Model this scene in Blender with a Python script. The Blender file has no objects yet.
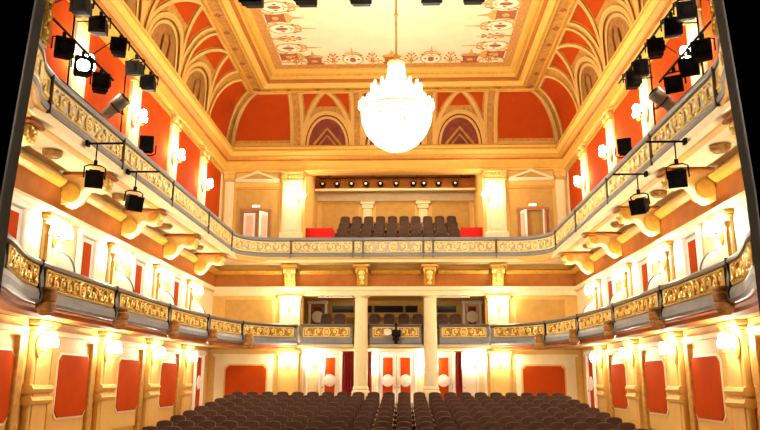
import bpy, math, random
from mathutils import Vector, Matrix
random.seed(7)
PI = math.pi
sc = bpy.context.scene
C = sc.collection
ZO = 2.3                      # eye level above the front of the stalls

# ------------------------------------------------------------------ materials
def mat(name, col, rough=.6, metal=0., nscale=6., namt=.12, bump=0., spec=.25, emit=None, trans=0.):
    m = bpy.data.materials.new(name); m.use_nodes = True
    nt = m.node_tree; b = nt.nodes['Principled BSDF']
    b.inputs['Roughness'].default_value = rough; b.inputs['Metallic'].default_value = metal
    b.inputs['Specular IOR Level'].default_value = spec
    if trans: b.inputs['Transmission Weight'].default_value = trans
    if emit:
        b.inputs['Emission Color'].default_value = (*emit[0], 1); b.inputs['Emission Strength'].default_value = emit[1]
        b.inputs['Base Color'].default_value = (*col, 1); return m
    tc = nt.nodes.new('ShaderNodeTexCoord'); n = nt.nodes.new('ShaderNodeTexNoise')
    n.inputs['Scale'].default_value = nscale; n.inputs['Detail'].default_value = 4
    r = nt.nodes.new('ShaderNodeValToRGB')
    r.color_ramp.elements[0].position = .3; r.color_ramp.elements[1].position = .7
    r.color_ramp.elements[0].color = (*[c*(1-namt) for c in col], 1)
    r.color_ramp.elements[1].color = (*[min(1, c*(1+namt)) for c in col], 1)
    nt.links.new(tc.outputs['Object'], n.inputs['Vector']); nt.links.new(n.outputs['Fac'], r.inputs['Fac'])
    nt.links.new(r.outputs['Color'], b.inputs['Base Color'])
    if bump:
        bp = nt.nodes.new('ShaderNodeBump'); bp.inputs['Strength'].default_value = bump; bp.inputs['Distance'].default_value = .02
        nt.links.new(n.outputs['Fac'], bp.inputs['Height']); nt.links.new(bp.outputs['Normal'], b.inputs['Normal'])
    return m
M = dict(
 cream=mat('cream_plaster', (.68,.41,.105), .6, namt=.05),
 pale=mat('pale_plaster', (.80,.66,.36), .55, namt=.04),
 cornice=mat('golden_cornice', (.70,.42,.075), .5, .05, 5, .06),
 palerelief=mat('pale_gilt', (.95,.74,.30), .4, .15, 14, .1, .05),
 bosswood=mat('boss_gilt_brown', (.30,.13,.03), .5, 0, 12, .3),
 lunettebrown=mat('lunette_brown', (.30,.135,.026), .7, 0, 7, .25),
 pink=mat('rose_door_panel', (.80,.48,.32), .5, 0, 3, .05),
 trimgold=mat('soft_gold_line', (.58,.27,.045), .5, 0, 6, .1),
 white=mat('white_paint', (.92,.86,.74), .4, namt=.03),
 gold=mat('gilt_moulding', (.60,.31,.04), .45, .15, 9, .15, .1),
 relief=mat('bright_gilt', (.98,.68,.20), .35, .3, 14, .12, .05),
 goldback=mat('dull_gilt_ground', (.36,.19,.045), .55, .1, 20, .35, .3),
 paleback=mat('pale_gilt_ground', (.46,.40,.30), .55, .0, 20, .15, .2),
 amber=mat('amber_frieze', (.37,.115,.013), .7, 0, 3, .15),
 tan=mat('tan_wall', (.50,.28,.06), .65, 0, 4, .1),
 ochre=mat('ochre_ceiling', (.46,.22,.036), .6, 0, 8, .25),
 brown=mat('brown_wood', (.30,.12,.035), .5, 0, 3, .3),
 red=mat('red_panel', (.40,.050,.005), .9, 0, 3, .06, spec=.03),
 darkred=mat('dark_red_fresco', (.17,.028,.014), .7, 0, 5, .35),
 carpet=mat('red_carpet', (.55,.012,.008), .9, 0, 60, .15),
 curtain=mat('crimson_velvet', (.20,.008,.012), .85, 0, 10, .25),
 grey=mat('grey_paint', (.195,.203,.215), .45, 0, 5, .1),
 darkgrey=mat('dark_rail', (.10,.085,.075), .4, 0, 5, .15),
 portal=mat('grey_reveal', (.024,.021,.018), .85, 0, 3, .15, spec=.08),
 black=mat('black_paint', (.006,.005,.005), .6, 0, 5, .2, spec=.3),
 lantern=mat('lantern_metal', (.008,.0065,.006), .6, .0, 12, .3, spec=.05),
 lanterngrey=mat('lantern_grey_metal', (.30,.25,.21), .4, .5, 12, .2),
 glass=mat('lantern_lens', (.006,.005,.005), .8, 0, 5, .1, spec=.08),
 seat=mat('brown_upholstery', (.046,.017,.0085), .7, 0, 30, .25, .2),
 wood=mat('armrest_wood', (.50,.24,.07), .4, 0, 8, .2),
 floor=mat('warm_floor', (.30,.12,.04), .5, 0, 4, .2),
 field=mat('painted_ceiling', (.84,.70,.44), .6, 0, 2.2, .06),
 painted=mat('painted_ornament', (.62,.36,.10), .6, 0, 14, .3),
 paintedpale=mat('painted_cartouche', (.93,.84,.58), .6, 0, 14, .08),
 paintedbrown=mat('painted_russet', (.34,.10,.03), .6, 0, 14, .3),
 terracotta=mat('terracotta_border', (.52,.25,.06), .6, 0, 12, .25),
 window=mat('dark_control_glass', (.015,.012,.012), .15, 0, 3, .2),
 bulb=mat('lit_bulb', (1,.95,.85), emit=((1,.91,.73), 430.)),
 chandbulb=mat('chandelier_bulb', (1,.95,.85), emit=((1,.93,.78), 900.)),
 lens_lit=mat('lit_lens', (1,1,.9), emit=((1,.90,.72), 45.)),
 signlit=mat('lit_exit_sign', (1,1,.95), emit=((1,.95,.85), 2.5)),
)
def crystal_mat():
    m = bpy.data.materials.new('crystal'); m.use_nodes = True; nt = m.node_tree
    nt.nodes.remove(nt.nodes['Principled BSDF']); out = nt.nodes['Material Output']
    t = nt.nodes.new('ShaderNodeBsdfTranslucent'); t.inputs[0].default_value = (.99,.98,.96,1)
    g = nt.nodes.new('ShaderNodeBsdfGlossy'); g.inputs['Roughness'].default_value = .15
    d = nt.nodes.new('ShaderNodeBsdfTransparent')
    a = nt.nodes.new('ShaderNodeMixShader'); a.inputs[0].default_value = .10
    b = nt.nodes.new('ShaderNodeMixShader'); b.inputs[0].default_value = .45
    nt.links.new(t.outputs[0], a.inputs[1]); nt.links.new(g.outputs[0], a.inputs[2])
    nt.links.new(a.outputs[0], b.inputs[1]); nt.links.new(d.outputs[0], b.inputs[2])
    nt.links.new(b.outputs[0], out.inputs[0]); return m
M['crystal'] = crystal_mat()

# ------------------------------------------------------------------ mesh builder
class MB:
    def __init__(s): s.v = []; s.f = []
    def add(s, vs, fs):
        o = len(s.v); s.v += [tuple(p) for p in vs]; s.f += [tuple(i+o for i in f) for f in fs]; return s
    def box(s, x0, x1, y0, y1, z0, z1):
        x0, x1 = min(x0,x1), max(x0,x1); y0, y1 = min(y0,y1), max(y0,y1); z0, z1 = min(z0,z1), max(z0,z1)
        return s.add([(x0,y0,z0),(x1,y0,z0),(x1,y1,z0),(x0,y1,z0),(x0,y0,z1),(x1,y0,z1),(x1,y1,z1),(x0,y1,z1)],
          [(0,3,2,1),(4,5,6,7),(0,1,5,4),(1,2,6,5),(2,3,7,6),(3,0,4,7)])
    def bbox(s, x0, x1, y0, y1, z0, z1, b=.02):       # box with its long edges chamfered
        x0, x1 = min(x0,x1), max(x0,x1); y0, y1 = min(y0,y1), max(y0,y1); z0, z1 = min(z0,z1), max(z0,z1)
        b = min(b, (x1-x0)/3, (y1-y0)/3, (z1-z0)/3)
        r = lambda q: [(x0+q,y0),(x1-q,y0),(x1,y0+q),(x1,y1-q),(x1-q,y1),(x0+q,y1),(x0,y1-q),(x0,y0+q)]
        rin = [(min(max(x,x0+b),x1-b), min(max(y,y0+b),y1-b)) for x, y in r(b)]
        vs = [(x,y,z0) for x,y in rin]+[(x,y,z0+b) for x,y in r(b)]+[(x,y,z1-b) for x,y in r(b)]+[(x,y,z1) for x,y in rin]
        fs = [tuple(range(7,-1,-1)), tuple(range(24,32))]
        for k in range(3):
            for i in range(8):
                j = (i+1) % 8; fs.append((k*8+i, k*8+j, k*8+8+j, k*8+8+i))
        return s.add(vs, fs)
    def prism(s, poly, fn, w0, w1):                    # fn(u, v, w)
        n = len(poly)
        vs = [fn(u,v,w0) for u,v in poly]+[fn(u,v,w1) for u,v in poly]
        fs = [tuple(range(n-1,-1,-1)), tuple(range(n,2*n))]+[(i,(i+1)%n,n+(i+1)%n,n+i) for i in range(n)]
        return s.add(vs, fs)
    def tube(s, path, r, n=8, closed=False, flat=1.):
        P = [Vector(p) for p in path]; k = len(P); rs = r if isinstance(r, (list, tuple)) else [r]*k
        vs = []; up = None
        for i in range(k):
            a = P[(i-1) % k] if (closed or i > 0) else P[i]; b = P[(i+1) % k] if (closed or i < k-1) else P[i]
            t = (b-a).normalized() if (b-a).length > 1e-9 else Vector((0,0,1))
            if up is None: up = Vector((0,0,1)) if abs(t.z) < .9 else Vector((0,1,0))
            u = (up - t*up.dot(t)); u = u.normalized() if u.length > 1e-6 else t.orthogonal().normalized()
            up = u; w = t.cross(u)
            for j in range(n):
                q = 2*PI*j/n; vs.append(P[i]+(u*math.cos(q)+w*math.sin(q)*flat)*rs[i])
        fs = []
        for i in range(k if closed else k-1):
            for j in range(n):
                fs.append((i*n+j, i*n+(j+1)%n, ((i+1)%k)*n+(j+1)%n, ((i+1)%k)*n+j))
        if not closed: fs += [tuple(range(n-1,-1,-1)), tuple((k-1)*n+j for j in range(n))]
        return s.add(vs, fs)
    def lathe(s, prof, n=20, c=(0,0,0), arc=None):
        k = len(prof); vs = []
        for r, z in prof:
            for j in range(n):
                q = 2*PI*j/n; vs.append((c[0]+r*math.cos(q), c[1]+r*math.sin(q), c[2]+z))
        fs = [(i*n+j, i*n+(j+1)%n, (i+1)*n+(j+1)%n, (i+1)*n+j) for i in range(k-1) for j in range(n)]
        fs += [tuple(range(n-1,-1,-1)), tuple((k-1)*n+j for j in range(n))]
        return s.add(vs, fs)
    def ball(s, c, r, n=8, m=6):
        r = r if isinstance(r, tuple) else (r,r,r)
        vs = [(c[0],c[1],c[2]-r[2])]
        for i in range(1, m):
            a = -PI/2+PI*i/m
            for j in range(n):
                q = 2*PI*j/n; vs.append((c[0]+r[0]*math.cos(a)*math.cos(q), c[1]+r[1]*math.cos(a)*math.sin(q), c[2]+r[2]*math.sin(a)))
        vs.append((c[0],c[1],c[2]+r[2])); L = len(vs)-1
        fs = [(0, 1+(j+1)%n, 1+j) for j in range(n)]
        fs += [(1+i*n+j, 1+i*n+(j+1)%n, 1+(i+1)*n+(j+1)%n, 1+(i+1)*n+j) for i in range(m-2) for j in range(n)]
        fs += [(L, 1+(m-2)*n+j, 1+(m-2)*n+(j+1)%n) for j in range(n)]
        return s.add(vs, fs)
    def sweep(s, path, prof, closed_path=False):       # path in plan; prof = closed loop of (n towards the room, z)
        k = len(path); m = len(prof); vs = []
        for i in range(k):
            p = path[i]
            nx, ny = pnormal(path, i)
            for a, z in prof: vs.append((p[0]+nx*a, p[1]+ny*a, z))
        fs = [(i*m+j, i*m+(j+1)%m, (i+1)*m+(j+1)%m, (i+1)*m+j) for i in range(k-1) for j in range(m)]
        fs += [tuple(range(m-1,-1,-1)), tuple((k-1)*m+j for j in range(m))]
        return s.add(vs, fs)
    def xf(s, fn): s.v = [tuple(fn(*p)) for p in s.v]; return s
def pnormal(path, i):
    k = len(path)
    def d(a, b):
        x, y = path[b][0]-path[a][0], path[b][1]-path[a][1]; l = math.hypot(x, y) or 1; return x/l, y/l
    if i == 0: d0 = d1 = d(0, 1)
    elif i == k-1: d0 = d1 = d(k-2, k-1)
    else: d0, d1 = d(i-1, i), d(i, i+1)
    n0, n1 = (d0[1], -d0[0]), (d1[1], -d1[0])
    x, y = n0[0]+n1[0], n0[1]+n1[1]; l = math.hypot(x, y) or 1
    x, y = x/l, y/l; c = max(.4, x*n0[0]+y*n0[1]); return x/c, y/c
def build(name, mb, m, parent=None, smooth=False, label=None):
    me = bpy.data.meshes.new(name); me.from_pydata(mb.v, [], mb.f); me.validate(); me.update()
    me.materials.append(M[m] if isinstance(m, str) else m)
    import bmesh
    bm = bmesh.new(); bm.from_mesh(me); bmesh.ops.recalc_face_normals(bm, faces=bm.faces)
    if smooth:
        for f in bm.faces: f.smooth = True
        for e in bm.edges:
            if len(e.link_faces) == 2 and e.calc_face_angle(0) > .7: e.smooth = False
    bm.to_mesh(me); bm.free()
    o = bpy.data.objects.new(name, me); C.objects.link(o)
    if parent: o.parent = parent
    if label: o['label'] = label
    return o
def tag(o, label, cat, group=None, kind=None):
    o['label'] = label; o['category'] = cat
    if group: o['group'] = group
    if kind: o['kind'] = kind
    return o
def thing(name, label, cat, loc=(0,0,0), rz=0, group=None, kind='thing'):
    o = bpy.data.objects.new(name, None); C.objects.link(o); o.empty_display_size = .2
    o.location = loc; o.rotation_euler = (0,0,rz); return tag(o, label, cat, group, kind)
def dup(root, loc, rz, label, group=None, rot=None):
    r = root.copy(); C.objects.link(r); r.location = loc; r.rotation_euler = rot or (0,0,rz); r['label'] = label
    if group: r['group'] = group
    for ch in list(root.children):
        c = ch.copy(); C.objects.link(c); c.parent = r
        for g in list(ch.children):
            d = g.copy(); C.objects.link(d); d.parent = c
    return r
ORD = ['first','second','third','fourth','fifth','sixth','seventh','eighth','ninth','tenth','eleventh','twelfth']

# ------------------------------------------------------------------ relief ornament, flat (s, h) then mapped
def relief(L, h, fn, depth=.035, rich=True):
    mb = MB(); t = h*.085
    def line(pts, r, n=5): mb.tube([(a,b,depth*.45) for a,b in pts], r, n)
    def spiral(cx, cy, r, turns, a0, sg, tail=None):
        N = 22; pts = []
        for i in range(N):
            q = i/(N-1); a = a0+sg*2*PI*turns*(1-q); rr = r*(.12+.88*q); pts.append((cx+rr*math.cos(a), cy+rr*math.sin(a)))
        if tail: pts.append(tail)
        mb.tube([(a,b,depth*.5) for a,b in pts], [t*(.55+.6*i/len(pts)) for i in range(len(pts))], 5)
        mb.ball((cx,cy,depth*.6), (t*1.6,t*1.6,depth*.6), 6, 4)
    cy = h/2; re = h*.44
    if L > h*2.2:
        line([(L/2+re*.8*math.cos(2*PI*i/24), cy+re*math.sin(2*PI*i/24)) for i in range(25)], t*1.1)
        for i in range(8):
            a = 2*PI*i/8; mb.ball((L/2+re*.36*math.cos(a), cy+re*.42*math.sin(a), depth*.6), (h*.085,h*.085,depth*.7), 6, 4)
        mb.ball((L/2,cy,depth*.7), (h*.10,h*.10,depth), 8, 5)
        half = L/2-re*.95
    else: half = L/2
    step = h*.80; n = max(1, int(half/step)); step = half/n
    for sd in (-1, 1):
        if L <= h*2.2 and sd == 1: break
        for k in range(n if L > h*2.2 else max(1, int(L/(h*.62)))):
            stp = step if L > h*2.2 else L/max(1, int(L/(h*.62)))
            c = (L/2+sd*(re*.95+(k+.5)*stp)) if L > h*2.2 else (k+.5)*stp
            up = 1 if (k % 2 == 0) else -1
            spiral(c, cy+up*h*.05, min(h*.38, stp*.48), 1.25, -up*PI/2, sd*up, (c+sd*stp*.5, cy-up*h*.30))
            for j in range(3):
                a = PI*(.2+.6*j/2)*up; rr = min(h*.46, stp*.66)
                mb.ball((c+rr*math.cos(a)*.9, cy+rr*math.sin(a)*.95, depth*.45), (h*.085,h*.075,depth*.6), 6, 4)
            mb.ball((c+sd*stp*.46, cy-up*h*.36, depth*.4), (h*.10,h*.06,depth*.6), 6, 4)
            mb.ball((c-sd*stp*.40, cy-up*h*.38, depth*.4), (h*.07,h*.06,depth*.6), 6, 4)
    for y0 in (0, h):                                   # raised border
        mb.tube([(i*L/12,y0,depth*.3) for i in range(13)], t*.8, 4)
    for x0 in (0, L): mb.tube([(x0,0,depth*.3),(x0,h,depth*.3)], t*.8, 4)
    return mb.xf(fn)

# ------------------------------------------------------------------ paths
def arcpath(pts, sub=8):                                # Catmull-Rom through plan points
    out = []; P = [pts[0]]+list(pts)+[pts[-1]]
    for i in range(1, len(P)-2):
        for k in range(sub):
            t = k/sub; q = []
            for a in (0, 1):
                p0,p1,p2,p3 = P[i-1][a],P[i][a],P[i+1][a],P[i+2][a]
                q.append(.5*(2*p1+(p2-p0)*t+(2*p0-5*p1+4*p2-p3)*t*t+(3*p1-p0-3*p2+p3)*t**3))
            out.append(tuple(q))
    out.append(tuple(pts[-1])); return out
class Path:
    def __init__(s, pts):
        s.p = pts; s.l = [0]
        for a, b in zip(pts, pts[1:]): s.l.append(s.l[-1]+math.hypot(b[0]-a[0], b[1]-a[1]))
        s.n = [pnormal(pts, i) for i in range(len(pts))]; s.L = s.l[-1]
    def at(s, d, out=0):
        d = max(0, min(s.L, d)); i = 0
        lo, hi = 0, len(s.l)-2
        while lo < hi:
            m = (lo+hi+1)//2
            if s.l[m] <= d: lo = m
            else: hi = m-1
        i = lo; t = (d-s.l[i])/((s.l[i+1]-s.l[i]) or 1)
        f = lambda A, k: A[i][k]*(1-t)+A[i+1][k]*t
        return f(s.p,0)+f(s.n,0)*out, f(s.p,1)+f(s.n,1)*out
    def s_at_y(s, y, first=True):
        rng = range(len(s.p)-1) if first else range(len(s.p)-2,-1,-1)
        for i in rng:
            a, b = s.p[i][1], s.p[i+1][1]
            if min(a,b) <= y <= max(a,b) and a != b: return s.l[i]+(y-a)/(b-a)*(s.l[i+1]-s.l[i])
    def s_at_x(s, x):
        for i in range(len(s.p)-1):
            a, b = s.p[i][0], s.p[i+1][0]
            if min(a,b) <= x <= max(a,b) and abs(a-b) > 1e-6 and s.p[i][1] > 24: return s.l[i]+(x-a)/(b-a)*(s.l[i+1]-s.l[i])
    def cut(s, a, b): # sub-path
        return [s.at(a)]+[p for p, l in zip(s.p, s.l) if a+.01 < l < b-.01]+[s.at(b)]

BAYS = [11.2, 14.5, 17.8, 21.1, 24.4]
WX = {1: 7.0, 2: 6.95, 3: 6.8}
Y0, YB = 9.86, 27.5

# ------------------------------------------------------------------ floor
fz = lambda y: -1.35+(min(y, 26.4)-26)*.0987
mb = MB(); ys = [9.0, 26.4, 30.2]
mb.prism([(9.0,fz(9)),(26.4,fz(26.4)),(30.2,fz(26.4)),(30.2,-3.4),(9.0,-3.4)], lambda u,v,w: (w,u,v), -7.3, 7.3)
tag(build('floor', mb, 'floor'), 'warm brown raked stalls floor under the theatre seats', 'floor', kind='structure')

# ------------------------------------------------------------------ side walls
def side_wall(sg):
    nm, sd = ('wall_left', 'left') if sg < 0 else ('wall_right', 'right')
    X = lambda d, l=1: sg*(WX[l]-d)
    ws = []
    for lv, word, z0, z1, mm in ((1,'lower',-2.9,1.199,'cream'), (2,'middle',1.44,4.37,'pale'), (3,'upper',4.56,9.25,'pale')):
        ws.append(tag(build(nm+'_'+word, MB().box(sg*7.4, X(0,lv), Y0, YB-.002, z0, z1), mm), {1:'cream %s wall of the stalls with notched red panels', 2:'pale %s wall behind the side boxes with an amber frieze', 3:'%s gallery wall with tall red fields under the cornice'}[lv] % sd, 'wall', kind='structure'))
    w, w2_, w3_ = ws
    # stalls level: framed red panels with notched corners
    for a, b in zip(BAYS, BAYS[1:]):
        c = (a+b)/2+.02; hw, z0, z1, k = .73, -.76, .55, .12
        poly = lambda e: [(c-hw-e+k,z0-e),(c+hw+e-k,z0-e),(c+hw+e,z0-e+k),(c+hw+e,z1+e-k),(c+hw+e-k,z1+e),(c-hw-e+k,z1+e),(c-hw-e,z1+e-k),(c-hw-e,z0-e+k)]
        fn = lambda u,v,q: (X(q),u,v)
        build('panel_frame', MB().prism([(c-1.0,z0-.42),(c+1.0,z0-.42),(c+1.0,z1+.22),(c-1.0,z1+.22)], fn, 0, .035), 'cream', w)
        build('panel_moulding', MB().prism(poly(.045), fn, .03, .055), 'pale', w)
        build('red_panel', MB().prism(poly(0), fn, .03, .075), 'red', w)
        build('dado', MB().box(X(0), X(.07), c-1.1, c+1.1, -2.6, z0-.55), 'gold', w)
    # strip pilaster of gold beside each order
    for y in BAYS: build('gold_strip', MB().bbox(X(0), X(.12), y-.86, y-.62, -2.6, .86), 'ochre', w)
    for a, b in zip(BAYS, BAYS[1:]+[27.4]): build('string_course', MB().box(X(0), X(.10), a+.60, b-.50, .92, 1.02), 'pale', w)
    # middle level
    build('frieze_band', MB().box(X(0,2), X(.05,2), Y0, YB, 3.52, 4.02), 'amber', w2_)
    build('cornice_strip', MB().prism([(0,3.36),(.12,3.36),(.16,3.44),(.16,3.50),(.05,3.54),(0,3.54)], lambda u,v,q: (X(u,2),q,v), Y0, YB), 'pale', w2_)
    cys = [Y0-.32]+[11.55,14.85,18.2,21.5,24.8]+[27.45+.32]
    for a, b in zip(cys, cys[1:]): build('cornice_strip', MB().prism([(0,4.02),(.10,4.02),(.20,4.10),(.24,4.16),(.10,4.22),(0,4.22)], lambda u,v,q: (X(u,2),q,v), a+.32, b-.32), 'gold', w2_)
    # upper level red fields
    for a, b in zip(BAYS, BAYS[1:]+[27.35]):
        build('red_field', MB().box(X(0,3), X(.04,3), a+.40, b-.40, 5.0, 7.95), 'red', w3_)
        build('field_frame', MB().box(X(0,3), X(.07,3), a+.40, b-.40, 7.95, 8.05).box(X(0,3), X(.07,3), a+.40, b-.40, 4.9, 5.0), 'gold', w3_)
    return w
WL, WR = side_wall(-1), side_wall(1)

# pilasters -------------------------------------------------------------
def volute(mb, c, r, axis, t):                           # little ionic scroll disc
    for k in (1, .62, .3):
        n = 14; pts = [(r*k*math.cos(2*PI*i/n), r*k*math.sin(2*PI*i/n)) for i in range(n)]
        d = t*(1.5-.5*k)
        fn = (lambda u,v,w: (c[0]+u, c[1]+w, c[2]+v)) if axis == 'y' else (lambda u,v,w: (c[0]+w, c[1]+u, c[2]+v))
        mb.prism(pts, fn, -d, d)
def pilaster(label, loc, rz, z0, z1, w, d, bands=None, group=None, cap=.32, m='pale', base=True):
    # local: wall face at y=0, pilaster grows to -y
    ox, oy = {0:(0,-.003), 1:(.003,0), -1:(-.003,0)}[0 if rz == 0 else (1 if rz > 0 else -1)]
    t = thing('pilaster', label, 'pilaster', (loc[0]+ox,loc[1]+oy,0), rz, group)
    build('shaft', MB().bbox(-w/2, w/2, -d, .0, z0, z1-cap, .02).bbox(-w/2+.1, w/2-.1, -d-.025, -d+.01, z0+.35, z1-cap-.15, .015), m, t)
    mb = MB(); mb.bbox(-w/2-.05, w/2+.05, -d-.05, 0, z1-cap, z1-cap+.06)
    mb.bbox(-w/2-.02, w/2+.02, -d-.02, 0, z1-cap+.06, z1-min(.10,cap*.6)+.001); mb.bbox(-w/2-.08, w/2+.08, -d-.10, 0, z1-min(.10,cap*.6), z1)
    vr = min(.12, cap*.36)
    for sx in (-1, 1): volute(mb, (sx*(w/2-.06), -d-.03, z1-cap*.5), vr, 'y', .05)
    for k in range(3): mb.ball((-.12+.12*k, -d-.03, z1-cap*.5), (.05,.04,vr*.6), 6, 4)
    build('capital', mb, 'cream', t, True)
    if bands:
        for z in bands:
            mb = MB(); mb.prism([(-d,z-.09),(-d-.06,z-.07),(-d-.09,z),(-d-.06,z+.07),(-d,z+.09),(0,z+.09),(0,z-.09)], lambda u,v,q: (q,u,v), -w/2-.06, w/2+.06)
            build('band', mb, 'cream', t)
    if base: build('base', MB().bbox(-w/2-.07, w/2+.07, -d-.07, 0, z0, z0+.25), m, t)
    return t
for sg, sd in ((-1,'left'), (1,'right')):
    rz = PI/2 if sg < 0 else -PI/2                        # local -y -> towards the room
    for i, y in enumerate(BAYS):
        far = '%s pilaster from the stage' % ORD[i]
        pilaster('banded cream pilaster on the %s stalls wall, %s' % (sd, far), (sg*7.0, y+.05), rz, -2.4, 1.19, .74, .14, (-.16,-.38), 'stalls wall pilasters', .18, 'cream')
        pilaster('pale pilaster behind the %s side boxes, %s' % (sd, far), (sg*6.95, y), rz, 1.5, 3.35, .74, .10, None, 'box level pilasters', .14, 'pale')
        pilaster('tall pale pilaster between red fields above the %s gallery, %s' % (sd, far), (sg*6.8, y), rz, 4.58, 8.14, .62, .12, None, 'gallery wall pilasters', .42, 'pale')

# ------------------------------------------------------------------ back wall
yb1 = 27.9
mb = MB()
for s in (-1, 1): mb.box(s*3.5, s*7.4, YB, yb1, -2.6, 1.19)
WBL = tag(build('wall_back_lower', mb, 'cream'), 'cream back wall of the stalls with red panels either side of the opening', 'wall', kind='structure')
mb = MB()
for s in (-1, 1): mb.box(s*3.5, s*7.4, YB, yb1, 1.43, 3.2)
mb.box(-7.4, 7.4, YB, yb1, 3.2, 5.4)
WBM = tag(build('wall_back_middle', mb, 'cream'), 'cream back wall with an amber frieze above the rear box opening', 'wall', kind='structure')
mb = MB()
for s in (-1, 1): mb.box(s*3.5, s*7.4, YB, yb1, 5.4, 8.12)
mb.box(-7.4, 7.4, YB, yb1, 8.12, 9.25)
WB = tag(build('wall_back_upper', mb, 'cream'), 'tan and cream back wall of the gallery around the upper seating recess', 'wall', kind='structure')
yf = lambda u,v,w: (u, YB-w, v)
for s in (-1, 1):
    a, b = s*4.53, s*6.72
    build('panel_frame', MB().box(a, b, YB, YB-.10, -1.2, .92).box(s*4.53, s*6.8, YB, YB-.16, .92, 1.0), 'pale', WBL)
    c, hw, z0, z1, k = s*5.53, .76, -.9, .58, .13
    P = lambda e: [(c-hw-e+k,z0-e),(c+hw+e-k,z0-e),(c+hw+e,z0-e+k),(c+hw+e,z1+e-k),(c+hw+e-k,z1+e),(c-hw-e+k,z1+e),(c-hw-e,z1+e-k),(c-hw-e,z0-e+k)]
    build('panel_moulding', MB().prism(P(.06), yf, .10, .13), 'cream', WBL)
    build('red_panel', MB().prism(P(0), yf, .10, .145), 'red', WBL)
    # middle level tan panel
    build('panel_frame', MB().box(s*4.53, s*6.65, YB, YB-.05, 1.6, 3.2), 'cream', WBM)
    build('tan_panel', MB().box(s*4.62, s*6.45, YB, YB-.07, 1.7, 3.05), 'tan', WBM)
    # upper wall: tan field, pediment, lintel bar
    build('tan_panel', MB().box(s*4.53, s*6.22, YB, YB-.03, 5.4, 7.4), 'tan', WB)
    mb = MB(); mb.prism([(s*5.4-.84,7.80),(s*5.4+.84,7.80),(s*5.4,8.12)], yf, 0, .14)
    mb.prism([(s*5.4-.86,7.72),(s*5.4+.86,7.72),(s*5.4+.86,7.82),(s*5.4-.86,7.82)], yf, 0, .2)
    for q in (-1, 1): mb.prism([(s*5.4+q*.87,7.82),(s*5.4,8.16),(s*5.4,8.07),(s*5.4+q*.66,7.82)], yf, 0, .2)
    build('pediment', mb, 'pale', WB); build('tympanum', MB().prism([(s*5.4-.64,7.83),(s*5.4+.64,7.83),(s*5.4,8.06)], yf, .13, .15), 'tan', WB)
    build('lintel', MB().box(s*5.4-.88, s*5.4+.88, YB, YB-.08, 7.42, 7.52), 'gold', WB)
build('frieze_band', MB().box(-7, 7, YB, YB-.06, 3.54, 4.02), 'amber', WBM)
build('entablature', MB().box(-7, 7, YB-.03, YB-.10, 3.2, 3.40).box(-7, 7, YB-.03, YB-.16, 3.40, 3.54), 'pale', WBM)
cxs = [-7-.34,-3.95,-1.2,1.37,3.95,7+.34]
for a, b in zip(cxs, cxs[1:]): build('cornice_strip', MB().prism([(0,4.02),(.12,4.02),(.2,4.08),(.24,4.14),(.1,4.2),(0,4.2)], lambda u,v,q: (q,YB-u,v), a+.34, b-.34), 'gold', WBM)
for s, sd in ((-1,'left'), (1,'right')):
    pilaster('tall pale pilaster with a sconce beside the upper seating recess, %s one' % sd, (s*4.0, YB), 0, 5.4, 8.14, .78, .14, None, 'upper recess pilasters', .40)
    pilaster('slim corner pilaster on the back wall at the gallery, %s corner' % sd, (s*6.52, YB), 0, 5.4, 8.14, .34, .12, None, 'upper corner pilasters', .40)
    pilaster('cream pilaster with a sconce beside the rear boxes, %s one' % sd, (s*3.95, YB), 0, 1.43, 3.19, .78, .14, None, 'rear box pilasters', .16)
    pilaster('cream pilaster at the back of the stalls near the columns, %s one' % sd, (s*3.95, YB), 0, -1.3, 1.14, .78, .14, None, 'rear stalls pilasters', .22, 'cream')

# recess rooms behind the back wall
mb = MB(); mb.box(-4.6, 4.6, 29.6, 29.9, -1.5, 1.3); mb.box(-4.9, -4.6, 27.9, 29.9, -1.5, 1.3); mb.box(4.6, 4.9, 27.9, 29.9, -1.5, 1.3)
mb.box(-4.9, 4.9, 27.3, 30.4, 1.22, 1.34)
w1 = tag(build('wall_rear_lower', mb, 'pale'), 'pale foyer wall with doors and curtains behind the two columns', 'wall', kind='structure')
mb = MB(); mb.box(-4.6, 4.6, 30.1, 30.4, 1.34, 3.3); mb.box(-4.9, -4.6, 27.9, 30.4, 1.34, 3.3); mb.box(4.6, 4.9, 27.9, 30.4, 1.34, 3.3)
mb.box(-4.9, 4.9, 27.9, 30.4, 3.3, 3.42)
w2 = tag(build('wall_rear_middle', mb, 'tan'), 'tan wall with dark control windows behind the rear boxes under the gallery', 'wall', kind='structure')
build('upper_band', MB().box(-4.6, 4.6, 30.0, 30.1, 3.16, 3.3), 'tan', w2)
for a, b in ((-2.6,-1.7), (-1.55,-.95), (-.85,.35), (.45,.95), (1.55,2.55)):
    build('control_window', MB().box(a, b, 30.03, 30.1, 2.80, 3.08), 'window', w2)
    build('window_rim', MB().box(a-.04, b+.04, 30.05, 30.1, 3.08, 3.12).box(a-.04, b+.04, 30.05, 30.1, 2.76, 2.80), 'tan', w2)
build('wood_panel', MB().box(-2.7, 2.7, 30.05, 30.1, 1.4, 2.6), 'brown', w2)
YU = 32.4
mb = MB(); mb.box(-4.2, 4.2, YU, YU+.3, 4.4, 9.6)
for s in (-1, 1): mb.prism([(27.9,4.9),(YU,4.9),(YU,9.6),(27.9,9.6)], lambda u,v,w: (s*w,u,v), 3.62, 3.9)
w3 = tag(build('wall_rear_upper', mb, 'cream'), 'cream wall behind the raised rows of gallery seats', 'wall', kind='structure')
mb = MB(); mb.box(-3.62, 3.62, YU-.12, YU, 8.15, 8.55); build('beam', mb, 'pale', w3)
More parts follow.
